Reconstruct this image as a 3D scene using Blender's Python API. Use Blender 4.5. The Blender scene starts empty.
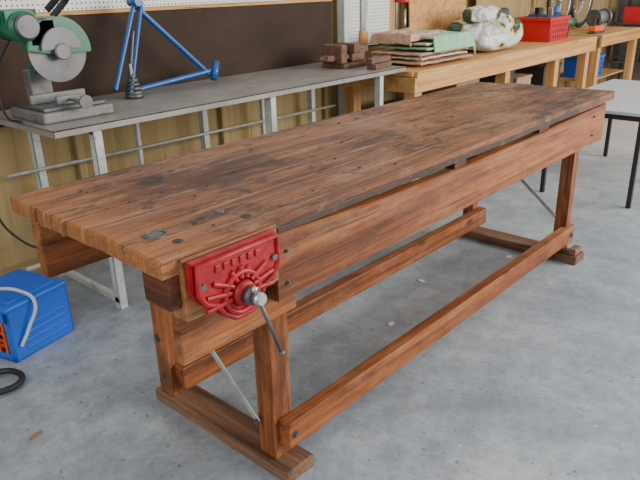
import bpy, bmesh, math, random
from mathutils import Vector, Matrix, noise
random.seed(7)
S=bpy.context.scene
COL=S.collection

# ---------------------------------------------------------------- helpers
def link(o,parent=None):
    COL.objects.link(o)
    if parent is not None: o.parent=parent
    return o
def empty(name,loc=(0,0,0),rz=0):
    o=bpy.data.objects.new(name,None); o.location=loc; o.rotation_euler=(0,0,rz)
    o.empty_display_size=.1
    return link(o)
def mesh_obj(name,bm,mat,parent=None,smooth=False):
    me=bpy.data.meshes.new(name); bm.normal_update(); bm.to_mesh(me); bm.free()
    if mat: me.materials.append(mat)
    if smooth:
        for p in me.polygons: p.use_smooth=True
    return link(bpy.data.objects.new(name,me),parent)
def box(name,parent,x0,x1,y0,y1,z0,z1,mat,bev=.003,rot=None,seg=2):
    bm=bmesh.new(); bmesh.ops.create_cube(bm,size=1)
    sx,sy,sz=abs(x1-x0),abs(y1-y0),abs(z1-z0)
    bmesh.ops.scale(bm,vec=(sx,sy,sz),verts=bm.verts)
    if bev>0:
        bmesh.ops.bevel(bm,geom=bm.edges[:],offset=min(bev,.45*min(sx,sy,sz)),segments=seg,affect='EDGES',profile=.5)
    o=mesh_obj(name,bm,mat,parent)
    o.location=((x0+x1)/2,(y0+y1)/2,(z0+z1)/2)
    if rot: o.rotation_euler=rot
    return o
def beam(name,parent,p0,p1,w,t,mat,up=(0,0,1),bev=.002):
    p0=Vector(p0);p1=Vector(p1);d=p1-p0;L=d.length
    bm=bmesh.new(); bmesh.ops.create_cube(bm,size=1)
    bmesh.ops.scale(bm,vec=(L,w,t),verts=bm.verts)
    if bev>0: bmesh.ops.bevel(bm,geom=bm.edges[:],offset=min(bev,.4*min(w,t)),segments=1,affect='EDGES')
    o=mesh_obj(name,bm,mat,parent)
    x=d.normalized();u=Vector(up);y=u.cross(x).normalized();z=x.cross(y)
    M=Matrix((x,y,z)).transposed().to_4x4(); M.translation=(p0+p1)/2
    o.matrix_local=M
    return o
def cyl(name,parent,p0,p1,r,mat,r2=None,seg=24,bev=0,smooth=True):
    p0=Vector(p0);p1=Vector(p1);d=p1-p0
    bm=bmesh.new()
    bmesh.ops.create_cone(bm,cap_ends=True,segments=seg,radius1=r,radius2=r if r2 is None else r2,depth=d.length)
    if bev>0:
        es=[e for e in bm.edges if len([f for f in e.link_faces if len(f.verts)>4])==1]
        bmesh.ops.bevel(bm,geom=es,offset=bev,segments=2,affect='EDGES')
    o=mesh_obj(name,bm,mat,parent)
    for p in o.data.polygons: p.use_smooth=smooth and len(p.vertices)<=4
    q=Vector((0,0,1)).rotation_difference(d.normalized())
    o.rotation_mode='QUATERNION'; o.rotation_quaternion=q; o.location=(p0+p1)/2
    return o
def sphere(name,parent,c,r,mat,sc=(1,1,1)):
    bm=bmesh.new(); bmesh.ops.create_uvsphere(bm,u_segments=20,v_segments=12,radius=r)
    bmesh.ops.scale(bm,vec=sc,verts=bm.verts)
    o=mesh_obj(name,bm,mat,parent,True); o.location=c; return o
def tube(name,parent,pts,r,mat,cyclic=False,poly=False,flat=None):
    cu=bpy.data.curves.new(name,'CURVE'); cu.dimensions='3D'; cu.bevel_depth=r; cu.bevel_resolution=4
    cu.use_fill_caps=True; cu.resolution_u=10
    if poly:
        sp=cu.splines.new('POLY'); sp.points.add(len(pts)-1)
        for i,p in enumerate(pts): sp.points[i].co=(*p,1)
    else:
        sp=cu.splines.new('BEZIER'); sp.bezier_points.add(len(pts)-1)
        for i,p in enumerate(pts):
            b=sp.bezier_points[i]; b.co=p; b.handle_left_type=b.handle_right_type='AUTO'
    sp.use_cyclic_u=cyclic
    tmp=bpy.data.objects.new(name+"_c",cu); COL.objects.link(tmp)
    dg=bpy.context.evaluated_depsgraph_get(); dg.update()
    me=bpy.data.meshes.new_from_object(tmp.evaluated_get(dg)); me.name=name
    bpy.data.objects.remove(tmp)
    me.materials.clear(); me.materials.append(mat)
    for p in me.polygons: p.use_smooth=True
    return link(bpy.data.objects.new(name,me),parent)
def prism(name,parent,pts,axis,a0,a1,mat,bev=0):
    bm=bmesh.new()
    def P(p,a):
        return {'y':(p[0],a,p[1]),'x':(a,p[0],p[1]),'z':(p[0],p[1],a)}[axis]
    v0=[bm.verts.new(P(p,a0)) for p in pts]; v1=[bm.verts.new(P(p,a1)) for p in pts]
    n=len(pts)
    bm.faces.new(v0); bm.faces.new(v1[::-1])
    for i in range(n): bm.faces.new((v0[i],v1[i],v1[(i+1)%n],v0[(i+1)%n]))
    bmesh.ops.recalc_face_normals(bm,faces=bm.faces[:])
    if bev>0: bmesh.ops.bevel(bm,geom=bm.edges[:],offset=bev,segments=2,affect='EDGES')
    return mesh_obj(name,bm,mat,parent)
def soft(name,parent,c,dims,mat,amp=.02,freq=6,seed=0,cuts=14,power=4,rz=0,ridge=0.):
    bm=bmesh.new(); bmesh.ops.create_cube(bm,size=2)
    bmesh.ops.subdivide_edges(bm,edges=bm.edges[:],cuts=cuts,use_grid_fill=True)
    for v in bm.verts:
        p=v.co; n=(abs(p.x)**power+abs(p.y)**power+abs(p.z)**power)**(1/power)
        q=p/n
        w=Vector((q.x*dims[0]/2,q.y*dims[1]/2,q.z*dims[2]/2))
        k=noise.noise(w*freq+Vector((seed*7.3,seed*3.1,0)))+.5*noise.noise(w*freq*2.3+Vector((seed,9,3)))
        if ridge:
            k-=ridge*(1-abs(noise.noise(w*freq*2.2+Vector((3,seed*5.,1))))*3.5)*.5
            k-=ridge*(1-abs(noise.noise(w*freq*4.6+Vector((8,seed*2.,4))))*3.5)*.25
        s=Vector((q.x,q.y,q.z)).normalized()
        if q.z<-.55: s.z=0
        w+=s*k*amp
        w.z=max(w.z,-dims[2]/2)
        v.co=w
    o=mesh_obj(name,bm,mat,parent,True); o.location=c; o.rotation_euler=(0,0,rz)
    return o
def cloth(name,parent,x0,x1,y0,y1,z,drops,mat,seed=0,th=.02,wave=.012):
    nx,ny=44,34
    bm=bmesh.new(); g=[]
    f_,b_,l_,r_=drops
    for i in range(nx+1):
        row=[]
        for j in range(ny+1):
            s=-l_+(x1-x0+l_+r_)*i/nx; t=-f_+(y1-y0+f_+b_)*j/ny
            x=min(max(s,0),x1-x0); ex=(s-x)
            y=min(max(t,0),y1-y0); ey=(t-y)
            e=math.hypot(ex,ey)
            ox=ex*.14; oy=ey*.14
            k=noise.noise(Vector((x*7,y*7,seed)))+.5*noise.noise(Vector((x*17,y*17,seed+4)))
            kk=noise.noise(Vector(((x0+x)*22 if abs(ey)>abs(ex) else (y0+y)*22,e*3,seed+9)))
            zz=z-max(0,e-.01)+k*wave*(1 if e==0 else .4)
            if ey: oy+=math.copysign(abs(kk)*.022+.008,ey)
            if ex: ox+=math.copysign(abs(kk)*.022+.008,ex)
            row.append(bm.verts.new((x0+x+ox,y0+y+oy,zz)))
        g.append(row)
    for i in range(nx):
        for j in range(ny): bm.faces.new((g[i][j],g[i+1][j],g[i+1][j+1],g[i][j+1]))
    bm.normal_update()
    o=mesh_obj(name,bm,mat,parent,True)
    md=o.modifiers.new('thick','SOLIDIFY'); md.thickness=th; md.offset=-1
    o.modifiers.new('s','SUBSURF').render_levels=1
    return o

# ---------------------------------------------------------------- materials
def newmat(name):
    m=bpy.data.materials.new(name); m.use_nodes=True
    nt=m.node_tree; b=nt.nodes['Principled BSDF']; return m,nt,b
def N(nt,t,**k):
    n=nt.nodes.new(t)
    for a,v in k.items():
        if a in n.inputs: n.inputs[a].default_value=v
        else: setattr(n,a,v)
    return n
def ramp(nt,src,stops):
    r=nt.nodes.new('ShaderNodeValToRGB'); e=r.color_ramp.elements
    while len(e)<len(stops): e.new(.5)
    for i,(p,c) in enumerate(stops):
        e[i].position=p; e[i].color=(*c,1) if not isinstance(c,float) else (c,c,c,1)
    nt.links.new(src,r.inputs[0]); return r
def mixc(nt,fac,a,b,mode='MIX'):
    m=nt.nodes.new('ShaderNodeMix'); m.data_type='RGBA'; m.blend_type=mode
    for s,v in((0,fac),(6,a),(7,b)):
        if hasattr(v,'is_output'): nt.links.new(v,m.inputs[s])
        else: m.inputs[s].default_value=v if s==0 else (*v,1)
    return m.outputs[2]
def mul(nt,src,k):
    m=N(nt,'ShaderNodeMath',operation='MULTIPLY'); nt.links.new(src,m.inputs[0])
    if hasattr(k,'is_output'): nt.links.new(k,m.inputs[1])
    else: m.inputs[1].default_value=k
    return m.outputs[0]
def coords(nt,rand=True):
    tc=nt.nodes.new('ShaderNodeTexCoord'); out=tc.outputs['Object']
    if rand:
        oi=nt.nodes.new('ShaderNodeObjectInfo')
        mu=mul(nt,oi.outputs['Random'],37.)
        ad=N(nt,'ShaderNodeVectorMath',operation='ADD')
        nt.links.new(out,ad.inputs[0]); nt.links.new(mu,ad.inputs[1]); out=ad.outputs[0]
    return out
def wood(name,axis,dark,mid,light,rough=.45,stain=.5,staincol=(.03,.014,.008),bump=.25,knots=True,gscale=1.,worn=0.,worncol=(.3,.24,.2),gcon=.5,spec=.35):
    m,nt,b=newmat(name); L=nt.links; co=coords(nt)
    def mp(lo,hi):
        s=[hi,hi,hi]; s['xyz'.index(axis)]=lo
        n=N(nt,'ShaderNodeMapping'); n.inputs['Scale'].default_value=s; L.new(co,n.inputs[0]); return n.outputs[0]
    n1=N(nt,'ShaderNodeTexNoise',Scale=2.2*gscale,Detail=10.,Roughness=.68,Distortion=.8); L.new(mp(.35,7),n1.inputs['Vector'])
    r1=ramp(nt,n1.outputs[0],[(.34,dark),(.5,mid),(.68,light)])
    n2=N(nt,'ShaderNodeTexNoise',Scale=9.*gscale,Detail=5.,Roughness=.75); L.new(mp(.4,16),n2.inputs['Vector'])
    r2=ramp(nt,n2.outputs[0],[(.40,gcon),(.58,1.)])
    c=mixc(nt,.8,r1.outputs[0],r2.outputs[0],'MULTIPLY')
    n3=N(nt,'ShaderNodeTexNoise',Scale=3.6,Detail=12.,Roughness=.78); L.new(mp(.55,1.3),n3.inputs['Vector'])
    if worn>0:
        n5=N(nt,'ShaderNodeTexNoise',Scale=3.2,Detail=12.,Roughness=.8); L.new(mp(.7,2.2),n5.inputs['Vector'])
        r6=ramp(nt,n5.outputs[0],[(.50,0.),(.62,1.)]); c=mixc(nt,mul(nt,r6.outputs[0],worn),c,worncol)
    r3=ramp(nt,n3.outputs[0],[(.5,0.),(.62,1.)])
    c=mixc(nt,mul(nt,r3.outputs[0],stain),c,staincol)
    if knots:
        v=N(nt,'ShaderNodeTexVoronoi',Scale=1.); L.new(mp(2.2,5.),v.inputs['Vector'])
        r4=ramp(nt,v.outputs['Distance'],[(.05,1.),(.12,0.)])
        c=mixc(nt,mul(nt,r4.outputs[0],.8),c,tuple(x*.35 for x in dark))
    n6=N(nt,'ShaderNodeTexNoise',Scale=3.,Detail=2.,Roughness=.5); L.new(mp(.5,26),n6.inputs['Vector'])
    r7=ramp(nt,n6.outputs[0],[(.68,0.),(.72,1.)]); c=mixc(nt,mul(nt,r7.outputs[0],.8),c,(.015,.008,.005))
    L.new(c,b.inputs['Base Color']); b.inputs['Specular IOR Level'].default_value=spec
    rr=ramp(nt,n3.outputs[0],[(.35,max(.05,rough-.1)),(.7,min(1.,rough+.2))]); L.new(rr.outputs[0],b.inputs['Roughness'])
    bp=N(nt,'ShaderNodeBump',Strength=bump,Distance=.004); L.new(n2.outputs[0],bp.inputs['Height']); L.new(bp.outputs[0],b.inputs['Normal'])
    return m
def plain(name,col,rough=.5,metal=0.,var=.25,vscale=8.,bump=0.,dirt=None,spec=.5):
    m,nt,b=newmat(name); L=nt.links; co=coords(nt)
    n=N(nt,'ShaderNodeTexNoise',Scale=vscale,Detail=6.,Roughness=.65); L.new(co,n.inputs['Vector'])
    r=ramp(nt,n.outputs[0],[(.3,tuple(x*(1-var) for x in col)),(.7,tuple(min(1,x*(1+var)) for x in col))])
    c=r.outputs[0]
    if dirt:
        n2=N(nt,'ShaderNodeTexNoise',Scale=vscale*2.3,Detail=8.,Roughness=.75); L.new(co,n2.inputs['Vector'])
        r2=ramp(nt,n2.outputs[0],[(.55,0.),(.68,1.)]); c=mixc(nt,r2.outputs[0],c,dirt)
    L.new(c,b.inputs['Base Color']); b.inputs['Roughness'].default_value=rough; b.inputs['Metallic'].default_value=metal
    b.inputs['Specular IOR Level'].default_value=spec
    if bump:
        bp=N(nt,'ShaderNodeBump',Strength=bump,Distance=.004); L.new(n.outputs[0],bp.inputs['Height']); L.new(bp.outputs[0],b.inputs['Normal'])
    return m

# bench-top material: varnished boards, stains and scuffs running across the joints
m,nt,b=newmat('worn_bench_top'); L=nt.links
cr=coords(nt); cw=coords(nt,False)
def MP(src,s,rot=0.):
    n=N(nt,'ShaderNodeMapping'); n.inputs['Scale'].default_value=s; n.inputs['Rotation'].default_value=(0,0,rot); L.new(src,n.inputs[0]); return n.outputs[0]
def NZ(src,sc,det=8.,ro=.65,dis=0.):
    n=N(nt,'ShaderNodeTexNoise',Scale=sc,Detail=det,Roughness=ro,Distortion=dis); L.new(src,n.inputs['Vector']); return n.outputs[0]
g=NZ(MP(cr,(.35,7,7)),2.4,10.,.7,1.)
c=ramp(nt,g,[(.34,(.08,.020,.006)),(.5,(.23,.070,.018)),(.66,(.42,.15,.042))]).outputs[0]
fg=NZ(MP(cr,(.5,22,22)),9.,5.,.75)
c=mixc(nt,.85,c,ramp(nt,fg,[(.40,.42),(.58,1.)]).outputs[0],'MULTIPLY')
wn=NZ(MP(cw,(.9,2.,1)),2.6,14.,.82)
c=mixc(nt,mul(nt,ramp(nt,wn,[(.51,0.),(.58,1.)]).outputs[0],.5),c,(.36,.20,.115))
gr=NZ(MP(cw,(.8,1.5,1)),1.9,14.,.78)
c=mixc(nt,mul(nt,ramp(nt,gr,[(.485,0.),(.54,1.)]).outputs[0],.78),c,(.045,.017,.009))
bl=NZ(MP(cw,(1.,1.8,1)),5.5,8.,.7,.6)
c=mixc(nt,mul(nt,ramp(nt,bl,[(.59,0.),(.63,1.)]).outputs[0],.9),c,(.012,.008,.006))
for k,(ro,sc) in enumerate(((.12,(1.2,70,1)),(-.5,(1.5,80,1)),(1.2,(2.,75,1)))):
    s=NZ(MP(cw,sc,ro),1.6,2.,.5)
    c=mixc(nt,mul(nt,ramp(nt,s,[(.66,0.),(.69,1.)]).outputs[0],.6),c,((.46,.29,.18) if k else (.02,.01,.006)))
v=N(nt,'ShaderNodeTexVoronoi',Scale=22.); L.new(cw,v.inputs['Vector'])
c=mixc(nt,mul(nt,ramp(nt,v.outputs['Distance'],[(.08,1.),(.12,0.)]).outputs[0],.85),c,(.012,.008,.006))
sx=nt.nodes.new('ShaderNodeSeparateXYZ'); L.new(cw,sx.inputs[0])
ex=N(nt,'ShaderNodeMath',operation='MULTIPLY_ADD'); L.new(wn,ex.inputs[0]); ex.inputs[1].default_value=1.6; L.new(sx.outputs[0],ex.inputs[2])
mr=N(nt,'ShaderNodeMapRange'); L.new(ex.outputs[0],mr.inputs[0]); mr.inputs[1].default_value=.78; mr.inputs[2].default_value=1.0; mr.inputs[3].default_value=.55; mr.inputs[4].default_value=0.
c=mixc(nt,mul(nt,mr.outputs[0],ramp(nt,fg,[(.42,.2),(.56,1.)]).outputs[0]),c,(.52,.205,.06))
L.new(c,b.inputs['Base Color'])
L.new(ramp(nt,gr,[(.40,.32),(.62,.55)]).outputs[0],b.inputs['Roughness']); b.inputs['Specular IOR Level'].default_value=.4
bp=N(nt,'ShaderNodeBump',Strength=.5,Distance=.004); L.new(fg,bp.inputs['Height']); L.new(bp.outputs[0],b.inputs['Normal'])
W_top=m

D,M_,Lt=(.10,.026,.007),(.29,.083,.021),(.46,.165,.047)
WC=(.42,.22,.11)
Wx=wood('stained_timber_x','x',D,M_,Lt,rough=.55,stain=.5,worn=.3,worncol=WC)
Wy=wood('stained_timber_y','y',D,M_,Lt,rough=.55,stain=.55,worn=.25,worncol=WC)
Wz=wood('stained_timber_z','z',D,M_,Lt,rough=.55,stain=.55,worn=.3,worncol=WC)
Wdark=wood('dark_end_block','y',(.05,.013,.006),(.11,.03,.01),(.18,.055,.02),rough=.55,stain=.5)
Wrun=wood('worn_runner','y',(.10,.050,.030),(.22,.11,.06),(.36,.20,.12),rough=.65,stain=.55)
Wcheek=wood('vise_cheek_wood','x',(.18,.066,.022),(.35,.14,.045),(.50,.23,.09),rough=.5,stain=.35,knots=False)
Pine_x=wood('pine_x','x',(.42,.19,.06),(.6,.31,.10),(.72,.43,.17),rough=.6,stain=.15,staincol=(.15,.08,.04),gcon=.75)
Pine_z=wood('pine_z','z',(.42,.19,.06),(.58,.3,.10),(.7,.41,.17),rough=.6,stain=.15,staincol=(.15,.08,.04),gcon=.75)
Ply=wood('plywood','z',(.31,.21,.088),(.36,.255,.112),(.41,.30,.145),rough=.75,stain=.12,staincol=(.2,.14,.07),knots=False,bump=.1,gscale=.6,gcon=.85,spec=.2)
Brown=plain('brown_hardboard',(.034,.017,.010),rough=.7,var=.3,vscale=3.,spec=.25)
Galv=plain('galvanised_sheet',(.27,.245,.215),rough=.42,metal=.2,var=.22,vscale=4.,dirt=(.18,.14,.10),spec=.35)
PaintLeg=plain('grey_painted_steel',(.5,.52,.49),rough=.5,var=.15,vscale=14.,dirt=(.3,.27,.22))
Brace=plain('dull_zinc_strap',(.36,.37,.32),rough=.5,metal=.3,var=.25,vscale=20.)
Steel=plain('steel',(.5,.5,.5),rough=.28,metal=.9,var=.15)
DkSteel=plain('dark_steel',(.12,.12,.12),rough=.45,metal=.6,var=.3)
EdgeSteel=plain('blackened_edge_strip',(.045,.022,.014),rough=.45,metal=.3,var=.5,vscale=5.,dirt=(.20,.08,.03))
CastGrey=plain('cast_grey',(.17,.17,.165),rough=.5,metal=.3,var=.25,dirt=(.1,.08,.07))
Red=plain('red_enamel',(.33,.007,.012),rough=.42,var=.4,vscale=30.,bump=.45,dirt=(.16,.008,.009),spec=.4)
Green=plain('green_machine_enamel',(.008,.13,.06),rough=.35,var=.2)
Black=plain('black_rubber',(.015,.015,.016),rough=.55,var=.2)
Blue=plain('blue_plastic',(.01,.12,.60),rough=.4,var=.1)
BlueF=plain('blue_frame_paint',(.008,.08,.28),rough=.3,var=.1)
Orange=plain('orange_plastic',(.8,.13,.02),rough=.45,var=.1)
RedPl=plain('red_plastic',(.55,.015,.02),rough=.4,var=.1)
Rust=plain('rusty_iron',(.15,.075,.045),rough=.7,metal=.2,var=.45,vscale=18.,dirt=(.05,.03,.025),bump=.5)
White=plain('white_paint',(.7,.7,.67),rough=.5,var=.06)
TableTop=plain('laminate_table_top',(.50,.51,.50),rough=.35,var=.06)
TowelG=plain('green_towel',(.27,.47,.30),rough=.95,var=.25,vscale=24.,bump=.8,dirt=(.42,.5,.36))
TowelP=plain('pink_tan_blanket',(.50,.29,.19),rough=.95,var=.3,vscale=24.,bump=.8)
TowelB=plain('cream_blanket',(.58,.49,.35),rough=.95,var=.25,vscale=24.,bump=.8)
Navy=plain('navy_cloth',(.03,.05,.1),rough=.9,var=.3)
DarkBox=plain('dark_box',(.04,.04,.045),rough=.6,var=.3)
Card=plain('cardboard',(.35,.23,.13),rough=.8,var=.15)

# concrete floor
m,nt,b=newmat('painted_concrete'); L=nt.links
tc=nt.nodes.new('ShaderNodeTexCoord'); co=tc.outputs['Object']
n1=N(nt,'ShaderNodeTexNoise',Scale=1.3,Detail=12.,Roughness=.72); L.new(co,n1.inputs['Vector'])
r1=ramp(nt,n1.outputs[0],[(.36,(.235,.27,.305)),(.5,(.325,.36,.39)),(.64,(.43,.455,.475))])
n2=N(nt,'ShaderNodeTexNoise',Scale=11.,Detail=12.,Roughness=.8); L.new(co,n2.inputs['Vector'])
r2=ramp(nt,n2.outputs[0],[(.38,.74),(.60,1.06)])
c=mixc(nt,1.,r1.outputs[0],r2.outputs[0],'MULTIPLY')
sx=nt.nodes.new('ShaderNodeSeparateXYZ'); L.new(co,sx.inputs[0])
ad=N(nt,'ShaderNodeMath',operation='MULTIPLY_ADD'); L.new(n1.outputs[0],ad.inputs[0]); ad.inputs[1].default_value=2.5; L.new(sx.outputs[0],ad.inputs[2])
mr=N(nt,'ShaderNodeMapRange'); L.new(ad.outputs[0],mr.inputs[0]); mr.inputs[1].default_value=2.6; mr.inputs[2].default_value=4.8
c=mixc(nt,mr.outputs[0],c,mixc(nt,n2.outputs[0],(.40,.38,.34),(.62,.58,.52)))
n7=N(nt,'ShaderNodeTexNoise',Scale=3.3,Detail=12.,Roughness=.85,Distortion=1.); L.new(co,n7.inputs['Vector'])
r7=ramp(nt,n7.outputs[0],[(.53,0.),(.61,.55)]); c=mixc(nt,r7.outputs[0],c,(.21,.21,.21))
n8=N(nt,'ShaderNodeTexNoise',Scale=5.3,Detail=12.,Roughness=.85); L.new(co,n8.inputs['Vector'])
r8=ramp(nt,n8.outputs[0],[(.58,0.),(.64,.6)]); c=mixc(nt,r8.outputs[0],c,(.52,.52,.50))
v=N(nt,'ShaderNodeTexVoronoi',Scale=7.); L.new(co,v.inputs['Vector'])
r3=ramp(nt,v.outputs['Distance'],[(.03,.7),(.05,0.)]); c=mixc(nt,r3.outputs[0],c,(.62,.61,.58))
n4=N(nt,'ShaderNodeTexNoise',Scale=38.,Detail=3.,Roughness=.6); L.new(co,n4.inputs['Vector'])
r4=ramp(nt,n4.outputs[0],[(.65,0.),(.70,.75)]); c=mixc(nt,r4.outputs[0],c,(.12,.115,.11))
L.new(c,b.inputs['Base Color'])
r5=ramp(nt,n2.outputs[0],[(.3,.36),(.7,.58)]); L.new(r5.outputs[0],b.inputs['Roughness'])
bp=N(nt,'ShaderNodeBump',Strength=.2,Distance=.004); L.new(n2.outputs[0],bp.inputs['Height']); L.new(bp.outputs[0],b.inputs['Normal'])
Concrete=m
# pegboard
m,nt,b=newmat('white_pegboard'); L=nt.links
tc=nt.nodes.new('ShaderNodeTexCoord')
sc=N(nt,'ShaderNodeVectorMath',operation='MULTIPLY'); sc.inputs[1].default_value=(40,0,40); L.new(tc.outputs['Object'],sc.inputs[0])
fr=N(nt,'ShaderNodeVectorMath',operation='FRACTION'); L.new(sc.outputs[0],fr.inputs[0])
su=N(nt,'ShaderNodeVectorMath',operation='SUBTRACT'); su.inputs[1].default_value=(.5,0,.5); L.new(fr.outputs[0],su.inputs[0])
le=N(nt,'ShaderNodeVectorMath',operation='LENGTH'); L.new(su.outputs[0],le.inputs[0])
r=ramp(nt,le.outputs['Value'],[(.16,(.03,.03,.03)),(.2,(.66,.65,.6))]); L.new(r.outputs[0],b.inputs['Base Color'])
Peg=m
# printed bag
m,nt,b=newmat('printed_white_bag'); L=nt.links; co=coords(nt,False)
n=N(nt,'ShaderNodeTexNoise',Scale=5.,Detail=1.,Distortion=.6); L.new(co,n.inputs['Vector'])
r=ramp(nt,n.outputs[0],[(.0,(.60,.61,.59)),(.51,(.60,.61,.59)),(.54,(.58,.42,.03)),(.585,(.03,.06,.035))]); r.color_ramp.interpolation='CONSTANT'
L.new(r.outputs[0],b.inputs['Base Color']); b.inputs['Roughness'].default_value=.35
n2=N(nt,'ShaderNodeTexVoronoi',Scale=12.,feature='DISTANCE_TO_EDGE'); L.new(co,n2.inputs['Vector'])
bp=N(nt,'ShaderNodeBump',Strength=.5,Distance=.015); L.new(n2.outputs['Distance'],bp.inputs['Height']); L.new(bp.outputs[0],b.inputs['Normal'])
Bag=m

# ---------------------------------------------------------------- room
box('floor',None,-5,10,-6,2.3,-.1,0,Concrete,0)
YW=2.15
wb=empty('wall_back')
box('plywood_lining',wb,-3,9.5,YW,YW+.1,0,2.7,Ply,0)
for i,x in enumerate((-.6,.25,.95,1.95,2.95,3.95,5.2,6.4,7.6)):
    box('stud_%d'%i,wb,x-.022,x+.022,YW-.035,YW,0,2.7,Ply,.001)
box('wall_end',None,9.3,9.4,-.5,2.3,0,2.7,plain('end_wall_grey',(.3,.28,.25),rough=.8),0)
box('hardboard_panel',wb,.22,3.0,YW-.05,YW-.036,.80,1.285,Brown,.001)
box('panel_top_batten',wb,.22,3.0,YW-.055,YW-.036,1.287,1.305,Pine_x,.001)
box('pegboard_panel',wb,.22,3.0,YW-.05,YW-.036,1.307,2.2,Peg,0)
pp=empty('steel_post')
box('post',pp,3.07,3.14,YW-.11,YW-.04,0,2.6,PaintLeg,.004)
box('base_plate',pp,3.03,3.18,YW-.13,YW-.04,0,.01,PaintLeg,.002)

# ---------------------------------------------------------------- workbench
B=empty('workbench')
LX,WY,H=2.757,.745,.86
ys=[0,.215,.42,.585,.745]
def plank(name,y0,y1,x0,x1,seed,dz):
    bm=bmesh.new()
    T=[0,.03,.2,.5,.8,.97,1]
    nx=70; ny=len(T)-1; z0,z1=H-.042,H+dz
    gap=.0014
    def jit(x,s): return max(0,noise.noise(Vector((x*3.3,s,seed)))-.1)*.011
    top=[];bot=[]
    xs=[0,.0015]+[i/nx for i in range(1,nx)]+[.9985,1]
    nx=len(xs)-1
    for i in range(nx+1):
        x=x0+(x1-x0)*xs[i]
        rt=[];rb=[]
        for j in range(ny+1):
            y=y0+gap+(y1-y0-2*gap)*T[j]
            if j==0 : y+=jit(x,1)
            if j==ny: y-=jit(x,2)
            xx=x
            if i<=1: xx=x+abs(noise.noise(Vector((y*22,3,seed))))*.016
            if i>=nx-1: xx=x-abs(noise.noise(Vector((y*14,5,seed))))*.008
            zz=z1+noise.noise(Vector((x*2,y*6,seed)))*.0015-(.0022 if j in(0,ny) else 0)-(.006 if i in(0,nx) else 0)
            rt.append(bm.verts.new((xx,y,zz))); rb.append(bm.verts.new((xx,y,z0)))
        top.append(rt);bot.append(rb)
    for i in range(nx):
        for j in range(ny):
            bm.faces.new((top[i][j],top[i+1][j],top[i+1][j+1],top[i][j+1]))
            bm.faces.new((bot[i][j],bot[i][j+1],bot[i+1][j+1],bot[i+1][j]))
        bm.faces.new((top[i][0],bot[i][0],bot[i+1][0],top[i+1][0]))
        bm.faces.new((top[i][ny],top[i+1][ny],bot[i+1][ny],bot[i][ny]))
    for j in range(ny):
        bm.faces.new((top[0][j],top[0][j+1],bot[0][j+1],bot[0][j]))
        bm.faces.new((top[nx][j],bot[nx][j],bot[nx][j+1],top[nx][j+1]))
    bmesh.ops.recalc_face_normals(bm,faces=bm.faces[:])
    return mesh_obj(name,bm,W_top,B)
offs=[(0,2.757,0),(.003,2.75,-.001),(-.002,2.745,.0008),(.002,2.70,-.0005)]
for i in range(4): plank('top_plank_%d'%(i+1),ys[i],ys[i+1],offs[i][0],offs[i][1],i*3.7+1,offs[i][2])
box('edge_strip',B,.345,2.30,-.0015,.003,.819,.836,EdgeSteel,.0008)
prism('front_apron',B,[(.338,.628),(2.66,.628),(2.66,.812),(2.3,.806),(1.9,.796),(1.3,.790),(.8,.796),(.55,.806),(.40,.814),(.338,.815)],'y',.003,.045,Wx,.003)
box('packing_block_1',B,1.22,1.30,.012,.05,.775,.818,Wdark,.001)
box('packing_block_2',B,1.9,2.0,.012,.05,.775,.818,Wdark,.001)
box('vise_cheek',B,.045,.334,-.010,.045,.70,.853,Wcheek,.004)
box('end_block',B,.012,.045,.003,.10,.735,.817,Wdark,.004)
box('back_apron',B,.05,2.66,.69,.73,.60,.817,Wx,.004)
box('inner_rail',B,.06,.45,.047,.08,.555,.70,Wx,.004)
box('cross_rail_near',B,.375,.445,.085,.688,.70,.817,Wy,.003)
box('cross_rail_far',B,2.47,2.54,.055,.688,.70,.817,Wy,.003)
box('cross_rail_mid',B,1.45,1.5,.055,.688,.74,.817,Wy,.003)
box('leg_front_near',B,.375,.45,.087,.16,.045,.70,Wz,.004)
box('leg_back_near',B,.365,.44,.60,.675,.045,.70,Wz,.004)
box('leg_front_far',B,2.475,2.535,.060,.125,.045,.70,Wz,.004)
box('leg_back_far',B,2.475,2.535,.60,.665,.045,.70,Wz,.004)
box('runner_near',B,.355,.47,.02,.70,0,.045,Wrun,.005)
box('runner_far',B,2.455,2.57,-.02,.70,0,.045,Wrun,.005)
box('foot_block_far',B,2.47,2.55,-.008,.03,.045,.08,Wrun,.005)
box('stretcher_front',B,.39,2.55,.040,.086,.10,.19,Wx,.004)
box('stretcher_back',B,.385,2.55,.55,.60,.085,.175,Wx,.004)
beam('brace_near',B,(.360,.14,.17),(.360,.64,.60),.005,.022,Brace)
beam('brace_far',B,(2.468,.12,.24),(2.468,.64,.66),.004,.018,Brace)
def bolt(n,c,d,r=.011):
    d=Vector(d); cyl(n,B,c,Vector(c)+d*.003,r*1.5,DkSteel,seg=20); cyl(n+'_head',B,Vector(c)+d*.002,Vector(c)+d*.009,r,DkSteel,seg=6,smooth=False)
bolt('bolt_1',(.415,.040,.145),(0,-1,0),.009); bolt('bolt_2',(2.505,.040,.145),(0,-1,0),.009)
for k,(x,z) in enumerate(((.375,.675),(.375,.765),(2.50,.68),(2.50,.77))): bolt('bolt_a%d'%k,(x,.003,z),(0,-1,0),.004)
bolt('bolt_b1',(.358,.145,.172),(-1,0,0),.007); bolt('bolt_b2',(.358,.64,.60),(-1,0,0),.007); bolt('bolt_b3',(.365,.65,.27),(-1,0,0),.009); bolt('bolt_b4',(.365,.64,.12),(-1,0,0),.007)
def dog(n,x,y,r,mat): cyl(n,B,(x,y,H-.004),(x,y,H+.0018),r,mat,seg=28)
tube('dog_ring',B,[(.091+.026*math.cos(a*math.pi/6),.150+.026*math.sin(a*math.pi/6),H+.0005) for a in range(12)],.003,DkSteel,cyclic=True)
dog('dog_plug',.091,.150,.019,DkSteel); dog('dog_hole_1',.101,.075,.012,Black)
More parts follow.
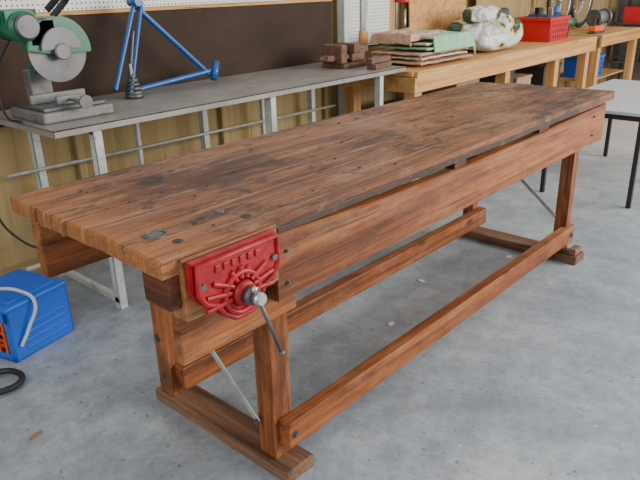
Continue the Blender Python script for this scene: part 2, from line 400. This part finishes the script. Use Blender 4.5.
dog('dog_hole_2',.298,.162,.013,DkSteel); dog('dog_hole_3',.314,.079,.013,Black); dog('dog_hole_4',.20,.14,.008,Black)
for k in range(26):
    dog('nail_hole_%d'%k,random.uniform(.05,2.5),random.uniform(.03,.72),random.choice((.003,.004,.006)),Black)
# vise ------------------------------------------------
V=empty('bench_vise')
pl=[(.05,.848),(.31,.848),(.312,.775),(.292,.742),(.262,.73),(.238,.695),(.205,.672),(.155,.672),(.122,.695),(.10,.73),(.068,.742),(.048,.775)]
prism('front_jaw',V,pl,'y',-.034,-.012,Red,.003)
prism('jaw_face',V,[(.18+(x-.18)*.93,.76+(z-.76)*.93) for x,z in pl],'y',-.042,-.033,Red,.003)
rim=[(x,-.043,z) for x,z in [(.18+(x-.18)*.92,.76+(z-.76)*.92) for x,z in pl]]
tube('jaw_rim',V,rim,.007,Red,cyclic=True,poly=True)
cx,cz=.18,.738
for k in range(9):
    a=math.radians(-10+25*k)
    r0,r1=.036,(.066 if k in(3,4,5) else .105)
    p1=(cx+math.cos(a)*r1,-.042,cz+max(-.03,math.sin(a)*min(r1,.075)))
    tube('rib_%d'%k,V,[(cx+math.cos(a)*r0,-.046,cz+math.sin(a)*r0),p1],.007,Red,poly=True)
tube('hub_ring',V,[(cx+.05*math.cos(a*math.pi/8),-.044,cz+.05*math.sin(a*math.pi/8)) for a in range(16)],.008,Red,cyclic=True)
for k in range(6):
    x=.108+k*.024; box('cast_letter_%d'%k,V,x,x+.015,-.046,-.040,.810,.828,Red,.002)
for x in(.07,.287): cyl('jaw_screw_%d'%int(x*1000),V,(x,-.042,.79),(x,-.050,.79),.008,DkSteel)
cyl('hub',V,(cx,-.040,cz),(cx,-.066,cz),.036,Red,r2=.028,bev=.003)
cyl('screw_collar',V,(cx,-.064,cz),(cx,-.088,cz),.021,DkSteel,bev=.003)
cyl('screw_end',V,(cx,-.086,cz),(cx,-.114,cz),.016,Steel,bev=.003)
cyl('tommy_bar',V,(.168,-.101,.766),(.242,-.101,.565),.005,DkSteel)
sphere('bar_knob_1',V,(.168,-.101,.766),.008,Steel); sphere('bar_knob_2',V,(.242,-.101,.565),.008,DkSteel)

# ---------------------------------------------------------------- metal side bench
MB=empty('metal_side_bench')
ZT=.88
box('sheet_top',MB,.48,2.93,1.40,2.08,ZT-.006,ZT,Galv,.001)
box('front_flange',MB,.48,2.93,1.40,1.404,ZT-.03,ZT,Galv,.001)
box('end_flange',MB,.48,.484,1.40,2.08,ZT-.03,ZT,Galv,.001)
for i,x in enumerate((.66,1.70,2.67)):
    for j,y in enumerate((1.42,2.02)):
        box('leg_%d%d_a'%(i,j),MB,x,x+.04,y,y+.005,0,ZT-.006,PaintLeg,.001)
        box('leg_%d%d_b'%(i,j),MB,x,x+.005,y,y+.04,0,ZT-.006,PaintLeg,.001)
    box('foot_rail_%d'%i,MB,x,x+.03,1.425,2.03,.03,.06,PaintLeg,.002)
    box('top_rail_%d'%i,MB,x,x+.04,1.425,2.05,ZT-.05,ZT-.006,PaintLeg,.002)
cyl('back_rail',MB,(.5,2.0,.585),(2.9,2.0,.57),.009,Brace)
cyl('back_rail_low',MB,(.5,2.0,.10),(2.9,2.0,.10),.012,PaintLeg)
for i,x in enumerate((1.25,2.2)): beam('upright_%d'%i,MB,(x,2.03,.1),(x+.0,2.03,.86),.02,.03,PaintLeg,up=(0,1,0))

# ---------------------------------------------------------------- metal cutting chop saw
C=empty('metal_cutting_saw',(.66,1.70,ZT))
box('base',C,-.14,.19,-.15,.16,0,.045,CastGrey,.008)
box('base_plate',C,-.12,.17,-.12,.14,.045,.06,DkSteel,.004)
box('fence',C,-.1,.16,.03,.05,.06,.1,CastGrey,.003)
box('vise_jaw',C,-.03,.10,-.07,-.05,.06,.095,CastGrey,.003)
cyl('vise_screw',C,(.03,-.07,.078),(.03,-.2,.078),.008,Steel); cyl('vise_wheel',C,(.03,-.2,.078),(.03,-.21,.078),.03,DkSteel)
box('hinge_post',C,-.06,.04,.09,.15,.06,.2,CastGrey,.006)
beam('pivot_arm',C,(-.01,.12,.19),(0,-.04,.34),.05,.05,Green)
cyl('cutting_disc',C,(.03,-.035,.28),(.03,-.031,.28),.13,DkSteel,seg=48)
arc=[(.03+.145*math.cos(math.radians(a)),.28+.145*math.sin(math.radians(a))) for a in range(-5,186,15)]+[(.03-.03,.27),(.03+.03,.27)]
prism('disc_guard',C,arc,'y',-.06,-.015,Green,.004)
arc2=[(.03+.09*math.cos(math.radians(a)),.29+.09*math.sin(math.radians(a))) for a in range(0,181,15)]
prism('guard_cover',C,arc2,'y',-.075,-.055,DkSteel,.003)
cyl('spindle_cap',C,(.03,-.06,.28),(.03,-.085,.28),.035,CastGrey,bev=.004)
cyl('motor',C,(-.12,-.1,.39),(-.12,.08,.39),.06,Green,bev=.01)
cyl('motor_end',C,(-.12,-.125,.39),(-.12,-.1,.39),.05,DkSteel,bev=.006)
for k in range(5): box('motor_fin_%d'%k,C,-.185,-.055,-.075+k*.03,-.068+k*.03,.385,.455,Green,.002)
box('gear_housing',C,-.1,.03,-.06,.0,.30,.42,Green,.012)
tube('handle',C,[(.03,-.04,.42),(.08,-.1,.5),(.03,-.18,.52),(-.03,-.12,.45)],.014,Black)
tube('power_cord',C,[(-.1,.08,.36),(-.17,.14,.2),(-.19,.1,.03),(-.19,-.05,.01)],.005,Black)
tube('hanging_cable',None,[(.47,1.9,.895),(.45,1.93,.75),(.42,2.02,.5),(.47,2.0,.3),(.6,1.9,.22),(.75,2.0,.35),(.7,2.08,.5)],.006,Black)

# ---------------------------------------------------------------- bicycle frame
F=empty('bicycle_frame')
y=1.93
tube('tube_seat',F,[(1.27,y,1.34),(1.06,y-.06,.93)],.012,BlueF,poly=True)
tube('tube_seat_b',F,[(1.30,y-.02,1.34),(1.12,y-.10,.91)],.010,BlueF,poly=True)
tube('tube_down',F,[(1.27,y,1.32),(1.70,y-.02,.93)],.014,BlueF,poly=True)
tube('tube_bottom',F,[(1.16,y-.02,.905),(1.73,y-.02,.955)],.014,BlueF,poly=True)
tube('tube_stay',F,[(1.16,y-.02,.905),(1.24,y,1.2)],.010,DkSteel,poly=True)
cyl('head_tube',F,(1.70,y-.05,.905),(1.745,y-.03,1.0),.02,BlueF)
cyl('bottom_bracket',F,(1.27,y-.04,1.34),(1.27,y+.04,1.34),.022,BlueF)
cyl('sprocket_top',F,(1.15,1.85,.885),(1.15,1.85,.905),.05,DkSteel,r2=.04)
for k in range(5): cyl('sprocket_%d'%k,F,(1.15,1.85,.905+k*.02),(1.15,1.85,.917+k*.02),.045-.006*k,DkSteel,seg=18,smooth=False)
cyl('axle',F,(1.15,1.85,.9),(1.15,1.85,1.05),.008,Steel)

# ---------------------------------------------------------------- rusty old vise on the bench end
R=empty('rusty_engineer_vise',(2.76,1.76,ZT))
box('base',R,-.15,.12,-.1,.1,0,.03,Rust,.006)
box('fixed_body',R,-.02,.12,-.06,.06,.03,.11,Rust,.012)
box('slide',R,-.24,.14,-.035,.035,.05,.085,Rust,.006)
box('moving_jaw',R,-.16,-.1,-.085,.085,.03,.15,Rust,.01)
box('fixed_jaw',R,-.03,.04,-.085,.085,.09,.15,Rust,.008)
box('anvil',R,.04,.17,-.05,.05,.08,.125,Rust,.012)
cyl('screw',R,(-.24,0,.065),(-.29,0,.065),.016,Rust); cyl('handle',R,(-.275,-.1,.065),(-.275,.1,.065),.006,Rust)
R2=empty('timber_offcuts',(2.79,1.50,ZT))
for k,(dx,dy,dz,a) in enumerate(((0,0,0,.2),(.02,.05,0,.25),(.0,.02,.035,.1))):
    o=box('offcut_%d'%k,R2,-.12+dx,.12+dx,-.022+dy,.022+dy,dz+.001,dz+.034,Rust,.003); o.rotation_euler=(0,0,a)

# ---------------------------------------------------------------- pine bench with clutter
P=empty('timber_workbench')
box('top',P,2.98,6.25,1.38,2.02,.805,.84,Pine_x,.004)
box('front_rail',P,3.0,6.25,1.35,1.38,.70,.84,Pine_x,.004)
box('end_rail',P,2.97,3.0,1.35,2.02,.70,.80,Pine_x,.003)
for i,x in enumerate((3.02,4.35,5.35,6.1)):
    for j,yy in enumerate((1.385,1.92)): box('leg_%d%d'%(i,j),P,x,x+.09,yy,yy+.09,0,.805,Pine_z,.004)
box('low_shelf',P,3.12,6.1,1.49,1.91,.30,.32,Pine_x,.002)
P2=empty('timber_side_table')
box('top',P2,6.4,7.7,1.38,2.05,.80,.84,Pine_x,.004)
box('rail',P2,6.4,7.7,1.35,1.38,.72,.84,Pine_x,.004)
for i,x in enumerate((6.42,7.6)):
    for j,yy in enumerate((1.385,1.93)): box('leg_%d%d'%(i,j),P2,x,x+.08,yy,yy+.08,0,.8,Pine_z,.004)
box('shelf',P2,6.5,7.6,1.47,1.95,.34,.36,Pine_x,.002)
K=empty('folded_blankets',(3.5,1.66,.845))
zz=.03
for i,(mt,x0,x1,y0,y1,st) in enumerate(((TowelP,-.33,.34,-.22,.2,.03),(TowelB,-.30,.30,-.20,.2,.03),(TowelP,-.32,.27,-.21,.2,.035),(TowelG,-.26,.33,-.22,.18,.03),(TowelB,-.25,.26,-.2,.18,.032))):
    cloth('fold_%d'%i,K,x0,x1,y0,y1,zz,(.022,.022,.022,.022),mt,seed=i*2.3,th=.018,wave=.006); zz+=st
cloth('green_drape',K,-.18,.34,-.22,.16,zz+.012,(.12,.05,.03,.14),TowelG,seed=21,th=.014,wave=.02)
cloth('pink_drape',K,-.3,.05,-.1,.2,zz+.03,(.06,.03,.08,.03),TowelP,seed=31,th=.014,wave=.03)
G=empty('plastic_shopping_bag',(4.5,1.66,.84))
soft('bag_body',G,(0,0,.14),(.74,.48,.28),Bag,amp=.045,freq=4,seed=3,cuts=40,power=3,ridge=.5)
soft('bag_neck',G,(-.12,0,.29),(.36,.28,.12),Bag,amp=.035,freq=6,seed=5,power=3,cuts=30,ridge=.5)
soft('contents',G,(.2,.05,.28),(.26,.22,.12),DarkBox,amp=.03,freq=7,seed=8,power=4)
Q=empty('red_storage_basket',(5.6,1.66,.84))
def basket(par,w,d,h,mat):
    for s in(-1,1):
        prism('side_%s'%('a' if s<0 else 'b'),par,[(-w/2*.86,0),(w/2*.86,0),(w/2,h),(-w/2,h)],'y',s*d/2-.004,s*d/2+.004,mat)
        prism('end_%s'%('a' if s<0 else 'b'),par,[(-d/2,0),(d/2,0),(d/2,h),(-d/2,h)],'x',s*w/2*.93-.004,s*w/2*.93+.004,mat)
        box('rim_%d'%s,par,-w/2-.015,w/2+.015,s*d/2-.015,s*d/2+.015,h-.03,h,mat,.004)
        box('rim_e%d'%s,par,s*w/2-.015,s*w/2+.015,-d/2,d/2,h-.03,h,mat,.004)
    box('bottom',par,-w/2*.86,w/2*.86,-d/2,d/2,0,.008,mat,.001)
    n=8
    for k in range(n):
        box('rib_%d'%k,par,-w*.4+k*w*.8/(n-1)-.005,-w*.4+k*w*.8/(n-1)+.005,-d/2-.010,-d/2,.01,h-.03,mat,.001)
        for q in range(3):
            if k<n-1: box('slot_%d_%d'%(k,q),par,-w*.4+(k+.5)*w*.8/(n-1)-.014,-w*.4+(k+.5)*w*.8/(n-1)+.014,-d/2-.0055,-d/2-.003,.03+q*.05,.055+q*.05,DarkBox,0)
basket(Q,.44,.34,.22,RedPl)
for k,(dx,dy,a,mt) in enumerate(((-.1,0,.3,DkSteel),(.02,.05,-.2,Black),(.1,-.04,.5,Blue),(.05,-.08,-.4,Card),(-.05,.09,.1,Steel))):
    beam('tool_%d'%k,Q,(dx,dy,.02),(dx+a*.2,dy,.30),.03,.04,mt,up=(0,1,0))
soft('rags',Q,(0,0,.17),(.36,.28,.12),Navy,amp=.05,freq=9,seed=4)
Q2=empty('blue_storage_crate',(6.78,1.65,.36)); basket(Q2,.36,.3,.24,Blue)

# ---------------------------------------------------------------- steel-legged table at right
T=empty('laminate_table')
box('top',T,3.5,4.88,.03,.70,.60,.622,TableTop,.004)
for s,(yy) in enumerate((.06,.66)): box('rail_l%d'%s,T,3.54,4.84,yy-.012,yy+.012,.56,.598,Black,.002)
for s,(xx) in enumerate((3.56,4.80)): box('rail_s%d'%s,T,xx-.012,xx+.012,.06,.66,.56,.598,Black,.002)
for i,x in enumerate((3.56,4.80)):
    for j,yy in enumerate((.07,.65)): box('leg_%d%d'%(i,j),T,x-.014,x+.014,yy-.014,yy+.014,0,.598,Black,.002)

# ---------------------------------------------------------------- blue portable box
X=empty('blue_extension_cord_box',(.13,1.34,0),math.radians(14))
w,d,h=.30,.30,.235
box('bottom',X,0,w,0,d,0,.012,Blue,.004)
box('side_front',X,0,w,0,.012,0,h,Blue,.005)
box('side_back',X,0,w,d-.012,d,0,h,Blue,.005)
box('side_right',X,w-.012,w,0,d,0,h,Blue,.005)
box('lid',X,-.004,w+.004,-.004,d+.004,h-.012,h+.01,Blue,.008)
box('lid_raised',X,.03,w-.03,.03,d-.03,h+.009,h+.016,Blue,.004)
box('frame_left_low',X,0,.012,0,d,0,.03,Blue,.004); box('frame_left_top',X,0,.012,0,d,h-.06,h,Blue,.004)
box('frame_left_a',X,0,.012,0,.03,0,h,Blue,.004); box('frame_left_b',X,0,.012,d-.03,d,0,h,Blue,.004)
for k in range(4): box('moulded_rib_%d'%k,X,.06,w-.03,-.004,.001,.035+k*.032,.047+k*.032,Blue,.002)
for k in range(7):
    tube('orange_cord_%d'%k,X,[(.03+.03*k,.15+(.11-.006*k)*math.cos(a*math.pi/5),.11+(.075)*math.sin(a*math.pi/5)) for a in range(10)],.008,Orange,cyclic=True)
for k in range(5): box('grille_%d'%k,X,.002,.01,.045+k*.048,.055+k*.048,.03,h-.06,Orange,.001)
tube('carry_handle',X,[(.03,-.012,.07),(.07,-.02,.13),(.12,-.02,.235),(.09,.02,.285),(.03,.10,.30),(-.02,.2,.28),(-.012,.27,.2)],.007,PaintLeg)
tube('black_hose',None,[(-.12,1.42,.02),(.0,1.33,.02),(.085,1.26,.02),(.07,1.17,.02),(-.03,1.17,.02),(-.1,1.26,.02)],.012,Black)

# ---------------------------------------------------------------- background shop clutter
pb=empty('leaning_plywood_sheets')
beam('sheet_1',pb,(4.35,2.03,.845),(4.35,2.09,1.9),.9,.012,Pine_z,up=(0,-1,.1))
beam('sheet_2',pb,(5.3,2.03,.845),(5.3,2.08,1.6),.6,.012,Ply,up=(0,-1,.1))
cl=empty('red_bar_clamp')
box('bar',cl,3.78,3.80,2.09,2.10,.95,1.7,Steel,.001); box('jaw_low',cl,3.765,3.815,1.99,2.10,.97,1.02,RedPl,.004); box('jaw_high',cl,3.765,3.815,1.99,2.10,1.25,1.3,RedPl,.004)
cyl('screw',cl,(3.79,2.01,.99),(3.79,2.01,1.2),.008,Steel)
pg=empty('tool_board'); box('board',pg,3.2,3.7,YW-.055,YW-.036,.95,2.0,Peg,0); box('frame_l',pg,3.17,3.2,YW-.06,YW-.036,.9,2.0,Pine_z,.001); box('frame_r',pg,3.7,3.73,YW-.06,YW-.036,.9,2.0,Pine_z,.001)
hs=empty('hand_saw',(3.32,2.08,1.05))
prism('blade',hs,[(0,0),(.05,0),(.09,.4),(0,.4)],'y',0,.003,Steel); prism('handle',hs,[(-.02,-.1),(.06,-.1),(.07,0),(-.01,.02)],'y',-.01,.012,Pine_z,.004)
dr=empty('electric_drill',(6.12,1.6,.84))
cyl('body',dr,(-.1,0,.14),(.1,0,.14),.04,Green,bev=.01); cyl('chuck',dr,(.1,0,.14),(.17,0,.14),.025,Steel,r2=.015); box('grip',dr,-.09,-.04,-.02,.02,.0,.13,Black,.01)
bg=empty('bench_grinder',(7.0,1.62,.84))
cyl('motor',bg,(-.1,0,.14),(.1,0,.14),.07,CastGrey,bev=.01); box('foot',bg,-.08,.08,-.07,.07,0,.08,CastGrey,.01)
for s in(-1,1): cyl('guard_%d'%s,bg,(s*.13,0,.14),(s*.17,0,.14),.09,DkSteel,bev=.008)
hp=empty('power_planer',(6.62,1.5,.84))
box('sole',hp,-.14,.14,-.04,.04,0,.02,DkSteel,.003); box('body',hp,-.12,.12,-.04,.04,.02,.08,Orange,.015); tube('handle',hp,[(-.1,0,.07),(-.08,0,.14),(.02,0,.15),(.05,0,.08)],.014,Black)
def wheel(name,c,r):
    e=empty(name,c)
    tube('tyre',e,[(r*math.cos(a*math.pi/12),0,r*math.sin(a*math.pi/12)) for a in range(24)],.022,Black,cyclic=True)
    tube('rim',e,[((r-.03)*math.cos(a*math.pi/12),0,(r-.03)*math.sin(a*math.pi/12)) for a in range(24)],.009,Steel,cyclic=True)
    cyl('hub',e,(0,-.03,0),(0,.03,0),.02,Steel)
    for k in range(18):
        a=k*math.pi/9; cyl('spoke_%d'%k,e,(0,0,0),((r-.03)*math.cos(a),0,(r-.03)*math.sin(a)),.0025,Steel,seg=5)
wheel('bicycle_wheel',(6.75,1.98,1.165),.30); wheel('bicycle_wheel.001',(7.38,1.98,1.165),.30)
for i,(x,w_,h_,mt) in enumerate(((4.5,.35,.3,DarkBox),(4.92,.3,.22,Card),(5.5,.4,.26,DarkBox),(3.3,.4,.2,DarkBox),(3.85,.35,.3,Card))):
    box('stored_box_%d'%i,P,x,x+w_,1.55,1.88,.32,.32+h_,mt,.004)
    box('stored_box_lid_%d'%i,P,x-.008,x+w_+.008,1.542,1.888,.32+h_,.345+h_,mt,.004)
sh=empty('steel_shelving')
for x in(8.75,9.2):
    for yy in(.9,2.0): box('upright_%d%d'%(x*10,yy*10),sh,x,x+.03,yy,yy+.03,0,2.0,DkSteel,.001)
for k,z in enumerate((.3,.8,1.3)):
    box('shelf_%d'%k,sh,8.75,9.23,.9,2.03,z,z+.02,DkSteel,.001)
    for q in range(3): box('bin_%d%d'%(k,q),sh,8.8,9.15,.95+q*.36,1.22+q*.36,z+.02,z+.02+.2+.06*((k+q)%3),(RedPl,Card,DarkBox,Green)[(k*2+q)%4],.005)

# ---------------------------------------------------------------- floor debris
lf=prism('dry_leaf',None,[(-.03,0),(-.012,.009),(.01,.008),(.03,0),(.01,-.009),(-.012,-.008)],'z',.001,.003,plain('leaf',(.3,.16,.06),rough=.8)); lf.location=(-.035,.841,0); lf.rotation_euler=(0,0,.4)
for i,(x,yy) in enumerate(((1.35,.36),(1.8,.5),(2.35,.30))):
    s=prism('paper_scrap' if i==0 else 'paper_scrap.%03d'%i,None,[(-.02,-.008),(.005,-.014),(.022,.002),(.006,.012),(-.014,.01)],'z',.001,.004,White); s.location=(x,yy,0); s.rotation_euler=(0,0,i*1.3)

# ---------------------------------------------------------------- light
wd=bpy.data.worlds.new('daylight'); S.world=wd; wd.use_nodes=True
bgn=wd.node_tree.nodes['Background']; bgn.inputs[0].default_value=(.93,.96,1,1); bgn.inputs[1].default_value=.9
def area(name,loc,target,sx_,sy_,e,col):
    l=bpy.data.lights.new(name,'AREA'); l.shape='RECTANGLE'; l.size=sx_; l.size_y=sy_; l.energy=e; l.color=col
    o=bpy.data.objects.new(name,l); COL.objects.link(o); o.location=loc
    o.rotation_euler=(Vector(target)-Vector(loc)).to_track_quat('-Z','Y').to_euler(); return o
area('garage_door_daylight',(5.0,-4.5,2.4),(2.0,.8,.3),4.5,2.6,600,(1,.965,.91))
area('side_door_daylight',(-3.2,-1.0,2.3),(.8,.8,.6),2.5,2.2,60,(.96,.97,1))  # weak, slightly cool area light from the left, behind the camera

# ---------------------------------------------------------------- camera
yaw,pit,rol=.7384,.3799,-.0267
fw=Vector((math.cos(pit)*math.cos(yaw),math.cos(pit)*math.sin(yaw),-math.sin(pit)))
r=Vector((math.sin(yaw),-math.cos(yaw),0)); u=r.cross(fw)
r2=r*math.cos(rol)+u*math.sin(rol); u2=-r*math.sin(rol)+u*math.cos(rol)
Mx=Matrix((r2,u2,-fw)).transposed().to_4x4(); Mx.translation=Vector((-.6887,-1.0844,1.3983))
cam=bpy.data.cameras.new('camera'); cam.sensor_width=36; cam.lens=36*639.95/640; cam.clip_start=.02
co_=bpy.data.objects.new('camera',cam); COL.objects.link(co_); co_.matrix_world=Mx; S.camera=co_
